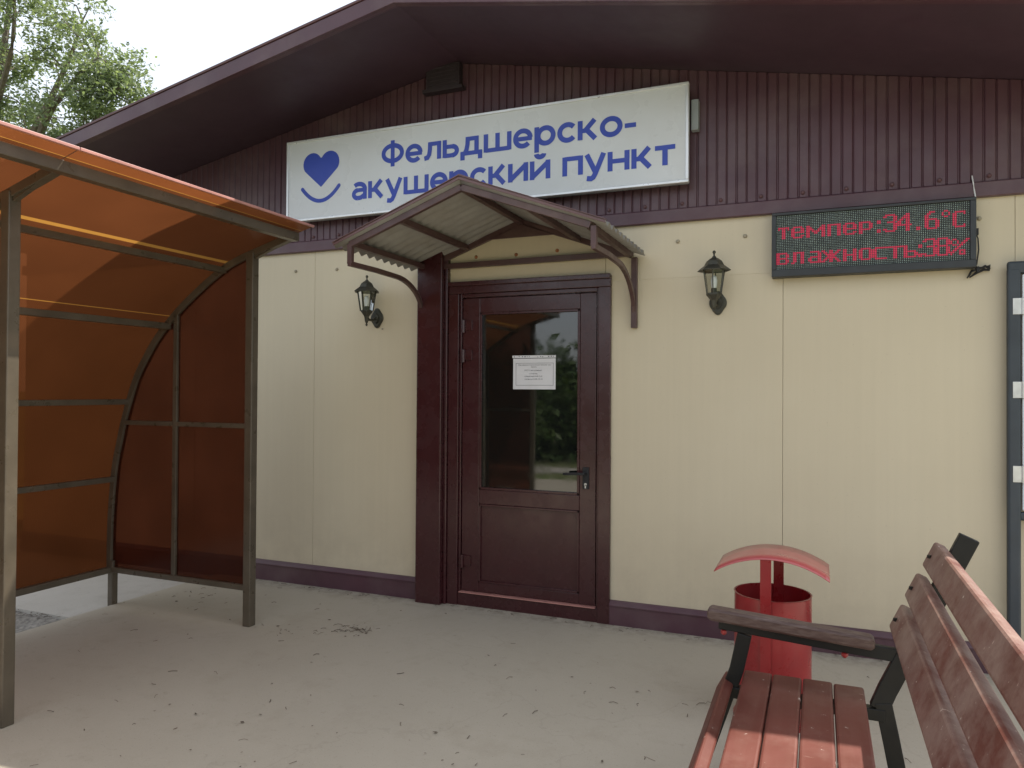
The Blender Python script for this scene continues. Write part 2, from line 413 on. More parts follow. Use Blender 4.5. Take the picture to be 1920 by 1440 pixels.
# trim band over the panels
b = MB(); b.prism([(.02, 2.522), (-.030, 2.522), (-.034, 2.526), (-.034, 2.598), (-.026, 2.606), (.02, 2.606)], 0, XL-.02, XR+.02)
b.build('trim_band', m_maroon, bld, bevel=.001)
# gable cladding: real trapezoid profile, pitch 115 mm
def soff(x): return APEX-SL*abs(x-AX)
b = MB(); x = XL; pts = []
P0 = .0075
x = -0.687-.0575*106
prof = []
while x < XR:
    for dx, d in ((.004, 0), (.010, .009), (.0535, .009), (.0595, 0), (.0615, 0), (.0665, .007), (.1100, .007), (.115, 0)):
        prof.append((x+dx, -d))
    x += .115
prof = [(px, d) for px, d in prof if XL-.01 <= px <= XR+.01]
b.grid([[(px, d-.012, 2.604) for px, d in prof], [(px, d-.012, soff(px)-.004) for px, d in prof]])
b.build('gable_cladding', m_maroon, bld)
# screws along the foot of the cladding
for k in range(-18, 12):
    b = MB(); b.lathe([(.012, 0), (.012, -.006), (.006, -.012)], (-.575+.0287+k*.2300, -.021, 2.632), 8, 'y'); b.build('cladding_screw', m_screw_red, bld)
# soffit + fascia + roof
def half(s):
    xe = AX+s*4.95
    return xe
b = MB()
for s in (-1, 1):
    xe = half(s)
    y0, y1 = -OV, 8.6
    zt, ze = APEX, APEX-SL*4.95
    b.add([(AX, y0, zt), (xe, y0, ze), (xe, y1, ze), (AX, y1, zt)], [(0, 1, 2, 3)])
    b.add([(AX, y0, zt+.02), (xe, y0, ze+.02), (xe, y1, ze+.02), (AX, y1, zt+.02)], [(0, 1, 2, 3)])
b.build('soffit', m_soffit, bld)
b = MB()
for s in (-1, 1):
    xe = half(s); ze = APEX-SL*4.95
    for (d0, d1, yy0, yy1) in ((-.012, .080, -OV-.02, -OV),):
        b.prism([(AX, APEX+d0), (xe, ze+d0), (xe, ze+d1), (AX, APEX+d1)], 1, yy0, yy1)
    b.prism([(AX, APEX-.012), (xe, ze-.012), (xe, ze+.004), (AX, APEX+.004)], 1, -OV, -OV+.03)
b.build('fascia', m_maroon, bld, bevel=.002)
b = MB()
for s in (-1, 1):
    xe = half(s)+s*.04; ze = APEX-SL*4.99
    n = 60
    top = []; bot = []
    b.prism([(AX, APEX+.082), (xe, ze+.082), (xe, ze+.100), (AX, APEX+.100)], 1, -OV-.026, 8.7)
b.build('roof', m_roof, bld, bevel=.003)
# gable vent
b = MB(); b.box(-2.545, -2.285, -.075, -.021, 3.575, 3.74); b.box(-2.57, -2.26, -.085, -.021, 3.555, 3.58); 
for k in range(5): b.box(-2.53, -2.30, -.083, -.0755, 3.60+k*.028, 3.612+k*.028)
b.build('gable_vent', m_vent, bld, bevel=.002)
# screw heads through the panels
for sx, sz, mt in ((-3.714, 2.385, m_screw), (-3.334, 2.378, m_screw), (-2.182, 2.397, m_rust), (-1.884, 2.394, m_rust), (-1.592, 2.402, m_rust),
               (-.805, 2.405, m_screw), (-.407, 2.408, m_screw), (.793, 2.412, m_screw), (-4.1, 2.38, m_screw), (-4.5, 2.38, m_screw), (-2.93, 1.92, m_screw)):
    b = MB(); r = .0125 if sz > 2 else .006
    b.lathe([(r, 0), (r, -.004), (r*.6, -.009), (r*.55, -.014)], (sx, 0, sz), 10, 'y'); b.build('screw', mt, bld, smooth=True)
# column left of the door and door surround
b = MB(); b.box(-2.598, -2.404, -.085, .06, -.04, 2.50)
b.box(-2.404, -2.380, -.045, .06, -.04, 2.48)
b.build('corner_column', m_doorpaint, bld, bevel=.006)
b = MB(); b.box(-2.378, -1.222, -.028, .06, 2.145, 2.222)
b.box(-2.380, -1.222, -.050, -.028, 2.196, 2.226)
b.box(-1.302, -1.222, -.028, .06, -.04, 2.145); b.box(-1.316, -1.302, -.010, .06, .09, 2.145)
b.box(-2.378, -2.300, -.028, .06, -.04, 2.145)
b.box(-2.300, -2.284, -.010, .06, .09, 2.145); b.box(-2.284, -1.316, -.010, .06, 2.118, 2.145)
b.box(-2.300, -1.302, -.020, .06, -.04, .088)
b.build('door_surround', m_doorpaint, bld, bevel=.004)
# door with its own parts
door = thing('door', None, None, (0, 0, 0)); door.parent = bld; door.location = (-1.82+2.3, .02-4, 0)
LX0, LX1, LZ0, LZ1 = -2.280, -1.322, .098, 2.114
GX0, GX1, GZ0, GZ1 = -2.150, -1.432, .800, 2.012
def dl(mb, name, mat, **k):
    o = mb.build(name, mat, None, **k); o.parent = door; o.location = (1.82, -.02, 0); return o
b = MB()
b.box(LX0, GX0, 0, .05, LZ0, LZ1); b.box(GX1, LX1, 0, .05, LZ0, LZ1)
b.box(GX0, GX1, 0, .05, GZ1, LZ1); b.box(GX0, GX1, 0, .05, .700, GZ0); b.box(GX0, GX1, 0, .05, LZ0, .165)
dl(b, 'leaf_frame', m_doorpaint, bevel=.004)
b = MB(); b.box(GX0, GX1, .012, .04, .165, .700); dl(b, 'lower_panel', m_doorpaint, bevel=.002)
b = MB()
for (x0, x1, z0, z1) in ((GX0, GX0+.014, .165, .700), (GX1-.014, GX1, .165, .700), (GX0, GX1, .165, .179), (GX0, GX1, .686, .700),
                         (GX0, GX0+.016, GZ0, GZ1), (GX1-.016, GX1, GZ0, GZ1), (GX0, GX1, GZ0, GZ0+.016), (GX0, GX1, GZ1-.016, GZ1)):
    b.box(x0, x1, -.004, .0115, z0+.0005, z1-.0005)
dl(b, 'glazing_bead', m_doorpaint, bevel=.002)
b = MB(); b.box(GX0+.001, GX1-.001, .014, .034, GZ0+.001, GZ1-.001); dl(b, 'glass', m_glass)
for hz in (1.92, 1.715, .30):
    b = MB(); b.lathe([(.012, -.045), (.012, .045)], (-2.268, -.018, hz), 12); b.box(-2.262, -2.205, -.012, 0.0, hz-.03, hz+.04); dl(b, 'hinge', m_doorpaint, bevel=.002)
b = MB(); b.box(-1.408, -1.366, -.010, 0, .845, .985); b.tube([(-1.388, -.01, .945), (-1.388, -.05, .945)], .010, 10)
b.sweep([(-1.380, -.052, .945), (-1.43, -.054, .946), (-1.50, -.052, .942), (-1.525, -.046, .940)], [(-.010, -.008), (.010, -.008), (.010, .008), (-.010, .008)])
dl(b, 'handle', m_rubber, bevel=.003)
b = MB(); b.lathe([(.009, 0), (.009, -.006)], (-1.387, -.010, .875), 12, 'y'); b.box(-1.391, -1.383, -.016, -.010, .850, .875); dl(b, 'keyhole', m_zinc)
b = MB(); b.box(-2.285, -1.316, -.032, .018, .0885, .0955); dl(b, 'threshold_strip', m_edge)

# ================================================================ NOTICE ON THE GLASS
pn = thing('paper_notice', 'white printed paper sheet taped inside a border on the dark door glass', 'notice', (-1.755, .012, 1.49))
b = MB(); b.box(-1.906, -1.603, .0130, .0137, 1.487, 1.693); 
for i in range(len(b.v)): b.v[i] = (b.v[i][0], b.v[i][1]-.0015, b.v[i][2])
b.build('sheet', m_paper, pn)
b = MB(); yy = .0108
def frame2(b, x0, x1, z0, z1, t, y):
    for q in ((x0, x1, z0, z0+t), (x0, x1, z1-t, z1), (x0, x0+t, z0+t, z1-t), (x1-t, x1, z0+t, z1-t)):
        b.add([(q[0], y, q[2]), (q[1], y, q[2]), (q[1], y, q[3]), (q[0], y, q[3])], [(0, 1, 2, 3)])
frame2(b, -1.886, -1.618, 1.513, 1.663, .0022, yy)
b.build('printed_border', m_ink, pn)
for t, x0, x1, z in (('Уважаемые посетители просим вас', -1.871, -1.633, 1.646), ('Работа', -1.776, -1.738, 1.632), ('ФАП с населением', -1.824, -1.700, 1.610),
                     ('с 8 часов', -1.79, -1.732, 1.588), ('понедельник 8.00-15.42', -1.822, -1.696, 1.570), ('пятница 8.00-15.42', -1.822, -1.694, 1.551)):
    text_mesh(t, 'printed_line', x0, x1, z, .0068, .0107, m_ink, pn)
st = thing('paper_strip', 'narrow torn paper strip with blotches stuck above the notice', 'paper strip', (-1.755, .012, 1.70))
b = MB(); b.box(-1.912, -1.602, .0115, .0122, 1.697, 1.714); b.build('strip', m_paper, st)
rr = random.Random(3)
for k in range(16):
    x0 = -1.900+k*.0185+rr.uniform(-.004, .004); ww = rr.uniform(.003, .010); z0 = 1.701+rr.uniform(-.001, .003)
    if rr.random() < .75:
        b = MB(); b.add([(x0, .0108, z0), (x0+ww, .0108, z0), (x0+ww, .0108, z0+.007), (x0, .0108, z0+.006)], [(0, 1, 2, 3)]); b.build('blotch', m_ink, st)

# ================================================================ MAIN SIGN
sg = thing('clinic_sign', 'long white signboard with blue lettering and heart above the door canopy', 'sign', (-2.21, -.02, 2.73))
SX0, SX1, SZ0, SZ1, SY = -3.702, -.720, 2.731, 3.335, -.130
b = MB(); b.box(SX0+.012, SX1-.012, SY+.006, -.035, SZ0+.012, SZ1-.012); b.build('sign_box', m_grey, sg, bevel=.004)
face = MB(); face.box(SX0+.014, SX1-.014, SY+.002, SY+.0055, SZ0+.014, SZ1-.014); face = face.build('face', m_signface, sg)
b = MB()
t = .018
for q in ((SX0, SX1, SZ0, SZ0+t), (SX0, SX1, SZ1-t, SZ1), (SX0, SX0+t, SZ0+t, SZ1-t), (SX1-t, SX1, SZ0+t, SZ1-t)):
    b.box(q[0], q[1], SY-.006, SY+.03, q[2], q[3])
b.build('edge_frame', m_alu, sg, bevel=.003)
def sub(o, par):
    o.parent = par; return o
LY = SY+.0012
# round grotesque lettering drawn stroke by stroke: units of x-height, strokes run along their centre lines
SW = .225; HW = SW/2
def ell(cx, cz_, rx, rz, a0, a1, n=26):
    return [(cx+rx*math.cos(R(a0+(a1-a0)*i/n)), cz_+rz*math.sin(R(a0+(a1-a0)*i/n))) for i in range(n+1)]
def ring(cx, w_): return ell(cx, .5, w_/2-HW, .5+.02-HW, 0, 360, 40)
GL = {
 'Ф': (1.42, [[(.71, -.10), (.71, 1.42)], ell(.71, .67, .71-HW, .56-HW, 0, 360, 44)]),
 'е': (1.06, [ell(.53, .5, .53-HW, .52-HW, 2, 318, 34), [(.12, .48), (1.035, .48)]]),
 'л': (1.02, [[(.24, .89), (1.02, .89)], [(.91, 0), (.91, 1.0)], [(.355, 1.0), (.345, .60), (.30, .30), (.20, .14), (0.0, .10)]]),
 'ь': (.96, [[(.112, 0), (.112, 1.0)], [(.1, .10), (.56, .10)], [(.1, .60), (.56, .60)], ell(.56, .35, .285, .25, -90, 90, 16)]),
 'д': (1.24, [[(.0, .10), (1.24, .10)], [(.10, .2), (.10, -.27)], [(1.14, .2), (1.14, -.27)], [(.30, .89), (1.03, .89)], [(.93, .1), (.93, 1.0)], [(.41, 1.0), (.395, .6), (.34, .3), (.24, .11)]]),
 'ш': (1.56, [[(.112, 0), (.112, 1.0)], [(.78, .1), (.78, 1.0)], [(1.448, 0), (1.448, 1.0)], [(.1, .10), (1.46, .10)]]),
 'р': (1.12, [[(.112, -.36), (.112, 1.0)], ell(.60, .5, .60-HW-.08, .52-HW, 0, 360, 40)]),
 'с': (.96, [ell(.53, .5, .53-HW, .52-HW, 40, 320, 32)]),
 'к': (1.02, [[(.112, 0), (.112, 1.0)], [(.10, .47), (.42, .47)], [(.34, .44), (.86, 1.0)], [(.38, .58), (.90, 0.0)]]),
 'о': (1.12, [ell(.56, .5, .56-HW, .52-HW, 0, 360, 40)]),
 '-': (.56, [[(0, .44), (.56, .44)]]),
 'а': (.98, [[(.868, 0), (.868, .62)], ell(.47, .60, .40, .31, 0, 138, 18), [(.87, .55), (.40, .55)], ell(.40, .315, .285, .235, 90, 270, 16), [(.40, .08), (.60, .10), (.87, .26)]]),
 'у': (1.06, [[(.09, 1.0), (.56, .02)], [(.97, 1.0), (.54, -.02), (.44, -.20), (.32, -.27), (.10, -.24)]]),
 'и': (1.10, [[(.112, 0), (.112, 1.0)], [(.988, 0), (.988, 1.0)], [(.12, .13), (.98, .87)]]),
 'й': (1.10, [[(.112, 0), (.112, 1.0)], [(.988, 0), (.988, 1.0)], [(.12, .13), (.98, .87)], ell(.55, 1.36, .21, .17, 180, 360, 14)]),
 'п': (1.06, [[(.112, 0), (.112, 1.0)], [(.948, 0), (.948, 1.0)], [(.1, .89), (.96, .89)]]),
 'н': (1.08, [[(.112, 0), (.112, 1.0)], [(.968, 0), (.968, 1.0)], [(.1, .50), (.98, .50)]]),
 'т': (.98, [[(0, .89), (.98, .89)], [(.49, 0), (.49, 1.0)]]),
}
def sign_line(txt, x0, x1, base, xh, y):
    gap = .125; pos = []; x = 0
    for ch in txt:
        if ch == ' ': x += .56; continue
        pos.append((ch, x)); x += GL[ch][0]+gap
    k = (x1-x0)/(x-gap)
    b = MB(); lay = 0
    for ch, px_ in pos:
        for st_ in GL[ch][1]:
            P = [Vector((x0+(px_+q[0])*k, base+q[1]*xh)) for q in st_]
            wid = .0325 if len(st_) != 2 or st_[0][1] != st_[1][1] else .0288
            closed = (P[0]-P[-1]).length < 1e-5; n = len(P); vs = []
            yy_ = y-.0002*(lay % 9); lay += 1
            for i2 in range(n):
                a_ = P[i2-1] if i2 > 0 else (P[-2] if closed else P[0]); c_ = P[i2+1] if i2 < n-1 else (P[1] if closed else P[-1])
                d1 = (P[i2]-a_); d2 = (c_-P[i2])
                d1 = d1.normalized() if d1.length > 1e-9 else d2.normalized(); d2 = d2.normalized() if d2.length > 1e-9 else d1
                t_ = (d1+d2).normalized(); nn_ = Vector((-t_.y, t_.x)); m_ = wid/2/max(.5, t_.dot(d1))
                u_, v_ = P[i2]+nn_*m_, P[i2]-nn_*m_
                vs += [(u_.x, yy_, u_.y), (v_.x, yy_, v_.y)]
            b.add(vs, [(2*i2, 2*i2+1, 2*i2+3, 2*i2+2) for i2 in range(n-1)])
    return b.build('lettering', m_signblue, face)
sign_line('Фельдшерско-', -2.868, -1.040, 3.066, .122, LY)
sign_line('акушерский пункт', -3.116, -.800, 2.847, .122, LY)
b = MB()
hp = []
hc = Vector((-3.390, 0)); 
# two lobes and a point
def arc(cx, cz, r, a0, a1, n=14): return [(cx+r*math.cos(R(a0+(a1-a0)*i/n)), cz+r*math.sin(R(a0+(a1-a0)*i/n))) for i in range(n+1)]
rl = .0835
hp = arc(-3.390+.0775, 3.146, rl, 157, -38) + [(-3.392, 2.968)] + arc(-3.390-.0775, 3.146, rl, 218, 23)
# smooth sides: insert curve between lobe end and tip
def bez(p0, p1, p2, n=10): return [tuple((1-t)**2*Vector(p0)+2*t*(1-t)*Vector(p1)+t*t*Vector(p2)) for t in [i/n for i in range(1, n)]]
la = arc(-3.390+.0775, 3.146, rl, 150, -35); lb = arc(-3.390-.0775, 3.146, rl, 215, 30)
tip = (-3.390, 2.970)
hp = la + bez(la[-1], (-3.285, 3.062), tip) + [tip] + bez(tip, (-3.495, 3.062), lb[0]) + lb
b.add([(p[0], LY, p[1]) for p in hp], [tuple(range(len(hp)))])
sm = [(-3.557+.326*i/20, 2.967-.098*(1-((i-10)/10)**2)) for i in range(21)]
ring = []
for i, p in enumerate(sm):
    a = Vector(sm[max(i-1, 0)]); c = Vector(sm[min(i+1, 20)]); tt = (c-a).normalized(); nn = Vector((-tt.y, tt.x))
    ring.append((Vector(p)+nn*.0145, Vector(p)-nn*.0145))
vs = []; fs = []
for i, (u, d) in enumerate(ring): vs += [(u.x, LY, u.y), (d.x, LY, d.y)]
for i in range(20): fs.append((2*i, 2*i+1, 2*i+3, 2*i+2))
b.add(vs, fs)
for e, sgn in ((sm[0], 1), (sm[-1], 1)):
    b.add([(e[0]+.0145*math.cos(2*math.pi*i/16), LY-.0002, e[1]+.0145*math.sin(2*math.pi*i/16)) for i in range(16)], [tuple(range(16))])
b.build('heart_emblem', m_signblue, face)
b = MB(); b.box(-.716, -.672, -.075, -.022, 3.06, 3.245); b.build('power_box', m_grey, sg, bevel=.004)

# ================================================================ LED DISPLAY
ld = thing('led_display', 'black framed electronic display with red diode temperature and humidity text', 'display', (.256, 0, 2.14))
EX0, EX1, EZ0, EZ1 = -.252, .766, 2.142, 2.512
b = MB(); b.box(EX0, EX1, -.07, -.001, EZ0, EZ1)
t = .026; PX0, PX1, PZ0, PZ1 = -.228, .738, 2.183, 2.496
for q in ((EX0, EX1, EZ0, PZ0), (EX0, EX1, PZ1, EZ1), (EX0, PX0, PZ0, PZ1), (PX1, EX1, PZ0, PZ1)): b.box(q[0], q[1], -.086, -.0705, q[2], q[3])
b.build('housing', m_led_housing, ld, bevel=.003)
b = MB(); b.box(PX0, PX1, -.0730, -.0705, PZ0, PZ1); b.build('screen', m_led_screen, ld)
G = {
 'т': ["######", "# ## #", "  ##  ", "  ##  ", "  ##  ", "  ##  ", "  ##  "],
 'е': [" ##### ", "##   ##", "##   ##", "#######", "##     ", "##   ##", " ##### "],
 'м': ["##      ##", "###    ###", "####  ####", "## #### ##", "##  ##  ##", "##      ##", "##      ##"],
 'п': ["#######", "##   ##", "##   ##", "##   ##", "##   ##", "##   ##", "##   ##"],
 'р': ["###### ", "##   ##", "##   ##", "##   ##", "###### ", "##     ", "##     "],
 ':': ["##", "##", "  ", "  ", "  ", "##", "##"],
 '.': ["  ", "  ", "  ", "  ", "  ", "##", "##"],
 '3': [" ##### ", "##   ##", "     ##", "     ##", "  #### ", "     ##", "     ##", "     ##", "##   ##", " ##### "],
 '4': ["    ## ", "   ### ", "  #### ", " ## ## ", "##  ## ", "##  ## ", "#######", "    ## ", "    ## ", "    ## "],
 '6': ["  ###  ", " ##    ", "##     ", "##     ", "###### ", "##   ##", "##   ##", "##   ##", "##   ##", " ##### "],
 '8': [" ##### ", "##   ##", "##   ##", "##   ##", " ##### ", "##   ##", "##   ##", "##   ##", "##   ##", " ##### "],
 '°': [" ## ", "#  #", "#  #", " ## ", "    ", "    ", "    ", "    ", "    ", "    "],
 'C': [" #####", "##   #", "##    ", "##    ", "##    ", "##    ", "##    ", "##   #", " #####"],
 'в': ["###### ", "##   ##", "##   ##", "###### ", "##   ##", "##   ##", "###### "],
 'л': [" ######", " ##  ##", " ##  ##", " ##  ##", " ##  ##", " ##  ##", "##   ##"],
 'а': [" ##### ", "     ##", "     ##", " ######", "##   ##", "##   ##", " ######"],
 'ж': ["##  ##  ##", " ## ## ## ", "  ######  ", "   ####   ", "  ######  ", " ## ## ## ", "##  ##  ##"],
 'н': ["##   ##", "##   ##", "##   ##", "#######", "##   ##", "##   ##", "##   ##"],
 'о': [" ##### ", "##   ##", "##   ##", "##   ##", "##   ##", "##   ##", " ##### "],
 'с': [" ######", "##     ", "##     ", "##     ", "##     ", "##     ", " ######"],
 'Т': ["########", "   ##   ", "   ##   ", "   ##   ", "   ##   ", "   ##   ", "   ##   "],
 'ь': ["##     ", "##     ", "##     ", "###### ", "##   ##", "##   ##", "###### "],
 '%': [" ##    ##", "#  #  ## ", "#  # ##  ", " ## ##   ", "   ##    ", "  ##     ", " ## ###  ", "##  # #  ", "#   ###  "],
}
lit = set()
def put(row_base, seq):
    for ch, c in seq:
        g = G[ch]; h = len(g)
        for r, line in enumerate(g):
            for k, q in enumerate(line):
                if q == '#' and 0 <= c+k < 96: lit.add((c+k, row_base-h+1+r))
put(13, [('т', 1), ('е', 8), ('м', 16), ('п', 27), ('е', 35), ('р', 43), (':', 52), ('3', 55), ('4', 62), ('.', 71), ('6', 75), ('°', 83), ('C', 88)])
put(28, [('в', 0), ('л', 8), ('а', 17), ('ж', 24), ('н', 35), ('о', 43), ('с', 50), ('Т', 57), ('ь', 65), (':', 72), ('3', 74), ('8', 80), ('%', 87)])
bu, bl = MB(), MB()
px, pz = (PX1-PX0)/96, (PZ1-PZ0)/32
for r in range(32):
    for k in range(96):
        cx, cz = PX0+(k+.5)*px, PZ1-(r+.5)*pz
        on = (k, r) in lit
        q = .0039 if on else .0022
        (bl if on else bu).add([(cx-q, -.0735, cz-q), (cx+q, -.0735, cz-q), (cx+q, -.0735, cz+q), (cx-q, -.0735, cz+q), (cx, -.0765, cz)],
                              [(0, 1, 4), (1, 2, 4), (2, 3, 4), (3, 0, 4)])
scr = [c for c in kids(ld) if c.name.startswith('screen')][0]
for mb, nm, mt in ((bu, 'unlit_diodes', m_pix), (bl, 'lit_text', m_lit)):
    o = mb.build(nm, mt, ld); tag(o, kind='stuff')
# cables of the display
b = MB(); b.tube([(.770, -.03, 2.34), (.782, -.03, 2.30), (.786, -.025, 2.24), (.778, -.02, 2.17), (.770, -.02, 2.142)], .0035, 6)
b.box(.7665, .782, -.05, -.02, 2.318, 2.352)
b.build('side_cable', m_rubber, ld)
cc = MB(); rr = random.Random(8)
for k in range(5):
    o1 = rr.uniform(-.006, .006); o2 = rr.uniform(-.006, .006)
    cc.tube([(.738+o1, -.02+o2*.4, 2.098+o1), (.752, -.03+o2, 2.128+o2), (.785, -.028, 2.140+o1), (.815, -.03, 2.150+o2), (.838, -.022, 2.146+o1*2), (.836, -.02, 2.132+o2), (.81, -.02, 2.136+o1), (.775, -.018, 2.118+o2), (.745, -.02, 2.096)], .0036, 6)
cc.tube([(.765, -.03, 2.175), (.772, -.03, 2.155), (.780, -.03, 2.142)], .003, 6)
cc.box(.776, .787, -.036, -.016, 2.122, 2.152)
tag(cc.build('cable_coil', m_rubber), 'small tied bundle of black cable hanging below the electronic display', 'cable')
b = MB(); b.tube([(.756, -.022, 2.64), (.759, -.038, 2.60), (.763, -.040, 2.56), (.770, -.045, 2.51)], .0035, 6)
tag(b.build('white_cable', m_whitewire), 'short white wire running from the gable cladding to the electronic display', 'cable')

# ================================================================ WALL LANTERNS
def make_lantern():
    t = thing('wall_lantern', 'bronze six sided wall lantern left of the door beneath the canopy bracket', 'wall lamp', (-2.975, 0, 2.0), 'bronze wall lanterns')
    L = dict(local=True)
    b = MB()
    pl = []
    for i in range(32):
        a = 2*math.pi*i/32; r = .052
        px_ = r*math.sin(a); pz_ = r*math.cos(a)
        pl.append((px_*1.0, pz_*(1.0 if abs(math.cos(a)) < .75 else 1.0+.75*(abs(math.cos(a))-.75)/.25*.55)))
    b.prism(pl, 1, -.012, 0); b.prism([(x*.86, z*.86) for x, z in pl], 1, -.020, -.012); b.prism([(x*.45, z*.5) for x, z in pl], 1, -.030, -.020)
    b.build('back_plate', m_bronze, t, bevel=.003, **L)
    lx = -.008; ly = -.130
    b = MB(); b.tube([(0, -.025, .0), (0, -.06, -.022), (lx, -.10, -.020), (lx, ly, .0)], .009, 8)
    b.build('arm', m_bronze, t, smooth=True, **L)
    b = MB()
    b.lathe([(.003, -.068), (.009, -.062), (.010, -.055), (.005, -.050), (.010, -.042), (.014, -.030), (.018, -.005), (.020, .002), (.034, .020), (.046, .034), (.046, .044), (.030, .046)], (lx, ly, 0), 6)
    b.build('base_cup', m_bronze, t, bevel=.001, **L)
    b = MB(); b.lathe([(.017, .046), (.017, .072), (.013, .074)], (lx, ly, 0), 12); b.build('lamp_socket', m_rubber, t, **L)
    b = MB(); b.lathe([(.012, .074), (.017, .085), (.019, .115), (.016, .138), (.006, .148)], (lx, ly, 0), 14); b.build('bulb', m_bulb, t, smooth=True, **L)
    zt = .186
    b = MB()
    for i in range(6):
        a = math.pi/6+i*math.pi/3
        b.bar([(lx+.044*math.cos(a), ly+.044*math.sin(a), .040), (lx+.066*math.cos(a), ly+.066*math.sin(a), zt)], .006, .006)
    b.build('cage', m_bronze, t, **L)
    b = MB()
    for i in range(6):
        a0 = math.pi/6+i*math.pi/3; a1 = a0+math.pi/3
        b.add([(lx+.042*math.cos(a0), ly+.042*math.sin(a0), .044), (lx+.042*math.cos(a1), ly+.042*math.sin(a1), .044), (lx+.063*math.cos(a1), ly+.063*math.sin(a1), zt-.004), (lx+.063*math.cos(a0), ly+.063*math.sin(a0), zt-.004)], [(0, 1, 2, 3)])
    b.build('glass', m_clear, t, **L)
    b = MB()
    b.lathe([(.064, zt-.008), (.066, zt-.004), (.096, zt-.012), (.097, zt-.008), (.074, zt+.010), (.058, zt+.022), (.054, zt+.030), (.044, zt+.048), (.026, zt+.062), (.014, zt+.068)], (lx, ly, 0), 6)
    b.lathe([(.014, zt+.066), (.011, zt+.074), (.005, zt+.080), (.005, zt+.090), (.009, zt+.096), (.010, zt+.102), (.006, zt+.109), (.001, zt+.111)], (lx, ly, 0), 12)
    b.build('cap', m_bronze, t, bevel=.001, **L)
    return t
lan = make_lantern()
l2 = copy_tree(lan); l2.location = (-.562, 0, 2.014); l2['label'] = 'bronze six sided wall lantern between the door canopy and the electronic display'

# ================================================================ DOOR CANOPY
cn = thing('door_canopy', 'small gabled canopy of grey corrugated sheet on brown steel brackets over the door', 'canopy', (-1.84, 0, 2.3))
CYF = -.93; CX0, CXR, CX1 = -2.665, -1.832, -1.000; CZE, CZR = 2.322, 2.624
FX0, FX1 = -2.565, -1.088       # frame sides
def cz(x): return CZR-(CZR-CZE)*abs(x-CXR)/(CXR-CX0)
for s, xe in ((-1, CX0), (1, CX1)):
    b = MB(); n = 84; rows = []
    for iy in range(n+1):
        y = -.965+(.93)*iy/n
        wv = .014*math.sin(2*math.pi*(y+.03)/.088)
        rows.append([(x, y, cz(x)+.012+wv) for x in [CXR+(xe-CXR)*q/4 for q in range(5)]])
    b.grid(rows)
    b.build('corrugated_sheet', m_cansheet, cn, solid=.003, smooth=True)
b = MB()
zz = lambda x: cz(x)-.004
for s, xe in ((-1, FX0), (1, FX1)):
    for y in (CYF, -.032):          # front and rear rafters
        b = MB(); b.bar([(CXR, y, cz(CXR)-.022), (xe, y, cz(xe)-.022)], .028, .036, upv=(0, 0, 1))
        b.build('rafter', m_cantube, cn, bevel=.002)
for x in (CXR, CXR-.40, FX0+.01, CXR+.40, FX1-.01):
    b = MB(); b.bar([(x, CYF+.015, cz(x)-.022), (x, -.045, cz(x)-.022)], .034, .034)
    b.build('purlin', m_cantube, cn, bevel=.002)
# front trim over the sheet edges + ridge
b = MB()
for xe in (CX0, CX1):
    b.prism([(CXR, CZR+.032), (xe, CZE+.024), (xe, CZE+.008), (CXR, CZR+.014)], 1, -.970, -.966)
    b.prism([(CXR, CZR+.037), (xe, CZE+.029), (xe, CZE+.025), (CXR, CZR+.033)], 1, -.978, -.935)
b.build('front_trim', m_cantop, cn, bevel=.001)
b = MB()
for s in (-1, 1):
    b.prism([(CXR, CZR+.046), (CXR+s*.11, CZR+.046-.044), (CXR+s*.11, CZR+.040-.044), (CXR, CZR+.040)], 1, -.966, -.04)
b.build('ridge_cap', m_cantop, cn)
# gable infill on the wall, tie and wall posts
b = MB(); b.bar([(FX0-.01, -.030, 2.338), (FX1+.01, -.030, 2.345)], .034, .036)
b.prism([(CXR-.25, 2.500), (CXR+.25, 2.500), (CXR, CZR-.03)], 1, -.046, -.036)
b.build('wall_tie', m_cantube, cn, bevel=.002)
def bracket(x, zlow):
    b = MB()
    b.bar([(x, CYF, cz(x)-.02), (x, CYF, 2.222)], .030, .030)
    pth = [(x, CYF-.015, 2.222), (x, -.66, 2.228), (x, -.45, 2.222)]
    for i in range(1, 11):
        a = i/10*math.pi/2; pth.append((x, -.45+.43*math.sin(a), 2.222-.30*(1-math.cos(a))))
    pth.append((x, -.018, zlow+.03))
    b.bar(pth, .030, .024, upv=(1, 0, 0))
    b.bar([(x, -.024, cz(x)-.03), (x, -.024, zlow)], .036, .036)
    return b.build('bracket', m_cantube, cn, bevel=.002)
bracket(FX1+.018, 1.875)
b = MB()
x = FX0
b.bar([(x, CYF, cz(x)-.02), (x, CYF, 2.222)], .030, .030)
pth = [(x, CYF-.015, 2.222), (x, -.66, 2.226), (x, -.42, 2.222)]
for i in range(1, 11):
    a = i/10*math.pi/2*.8; pth.append((x, -.42+.36*math.sin(a), 2.222-.24*(1-math.cos(a))))
b.bar(pth, .030, .024, upv=(1, 0, 0)); b.build('bracket', m_cantube, cn, bevel=.002)

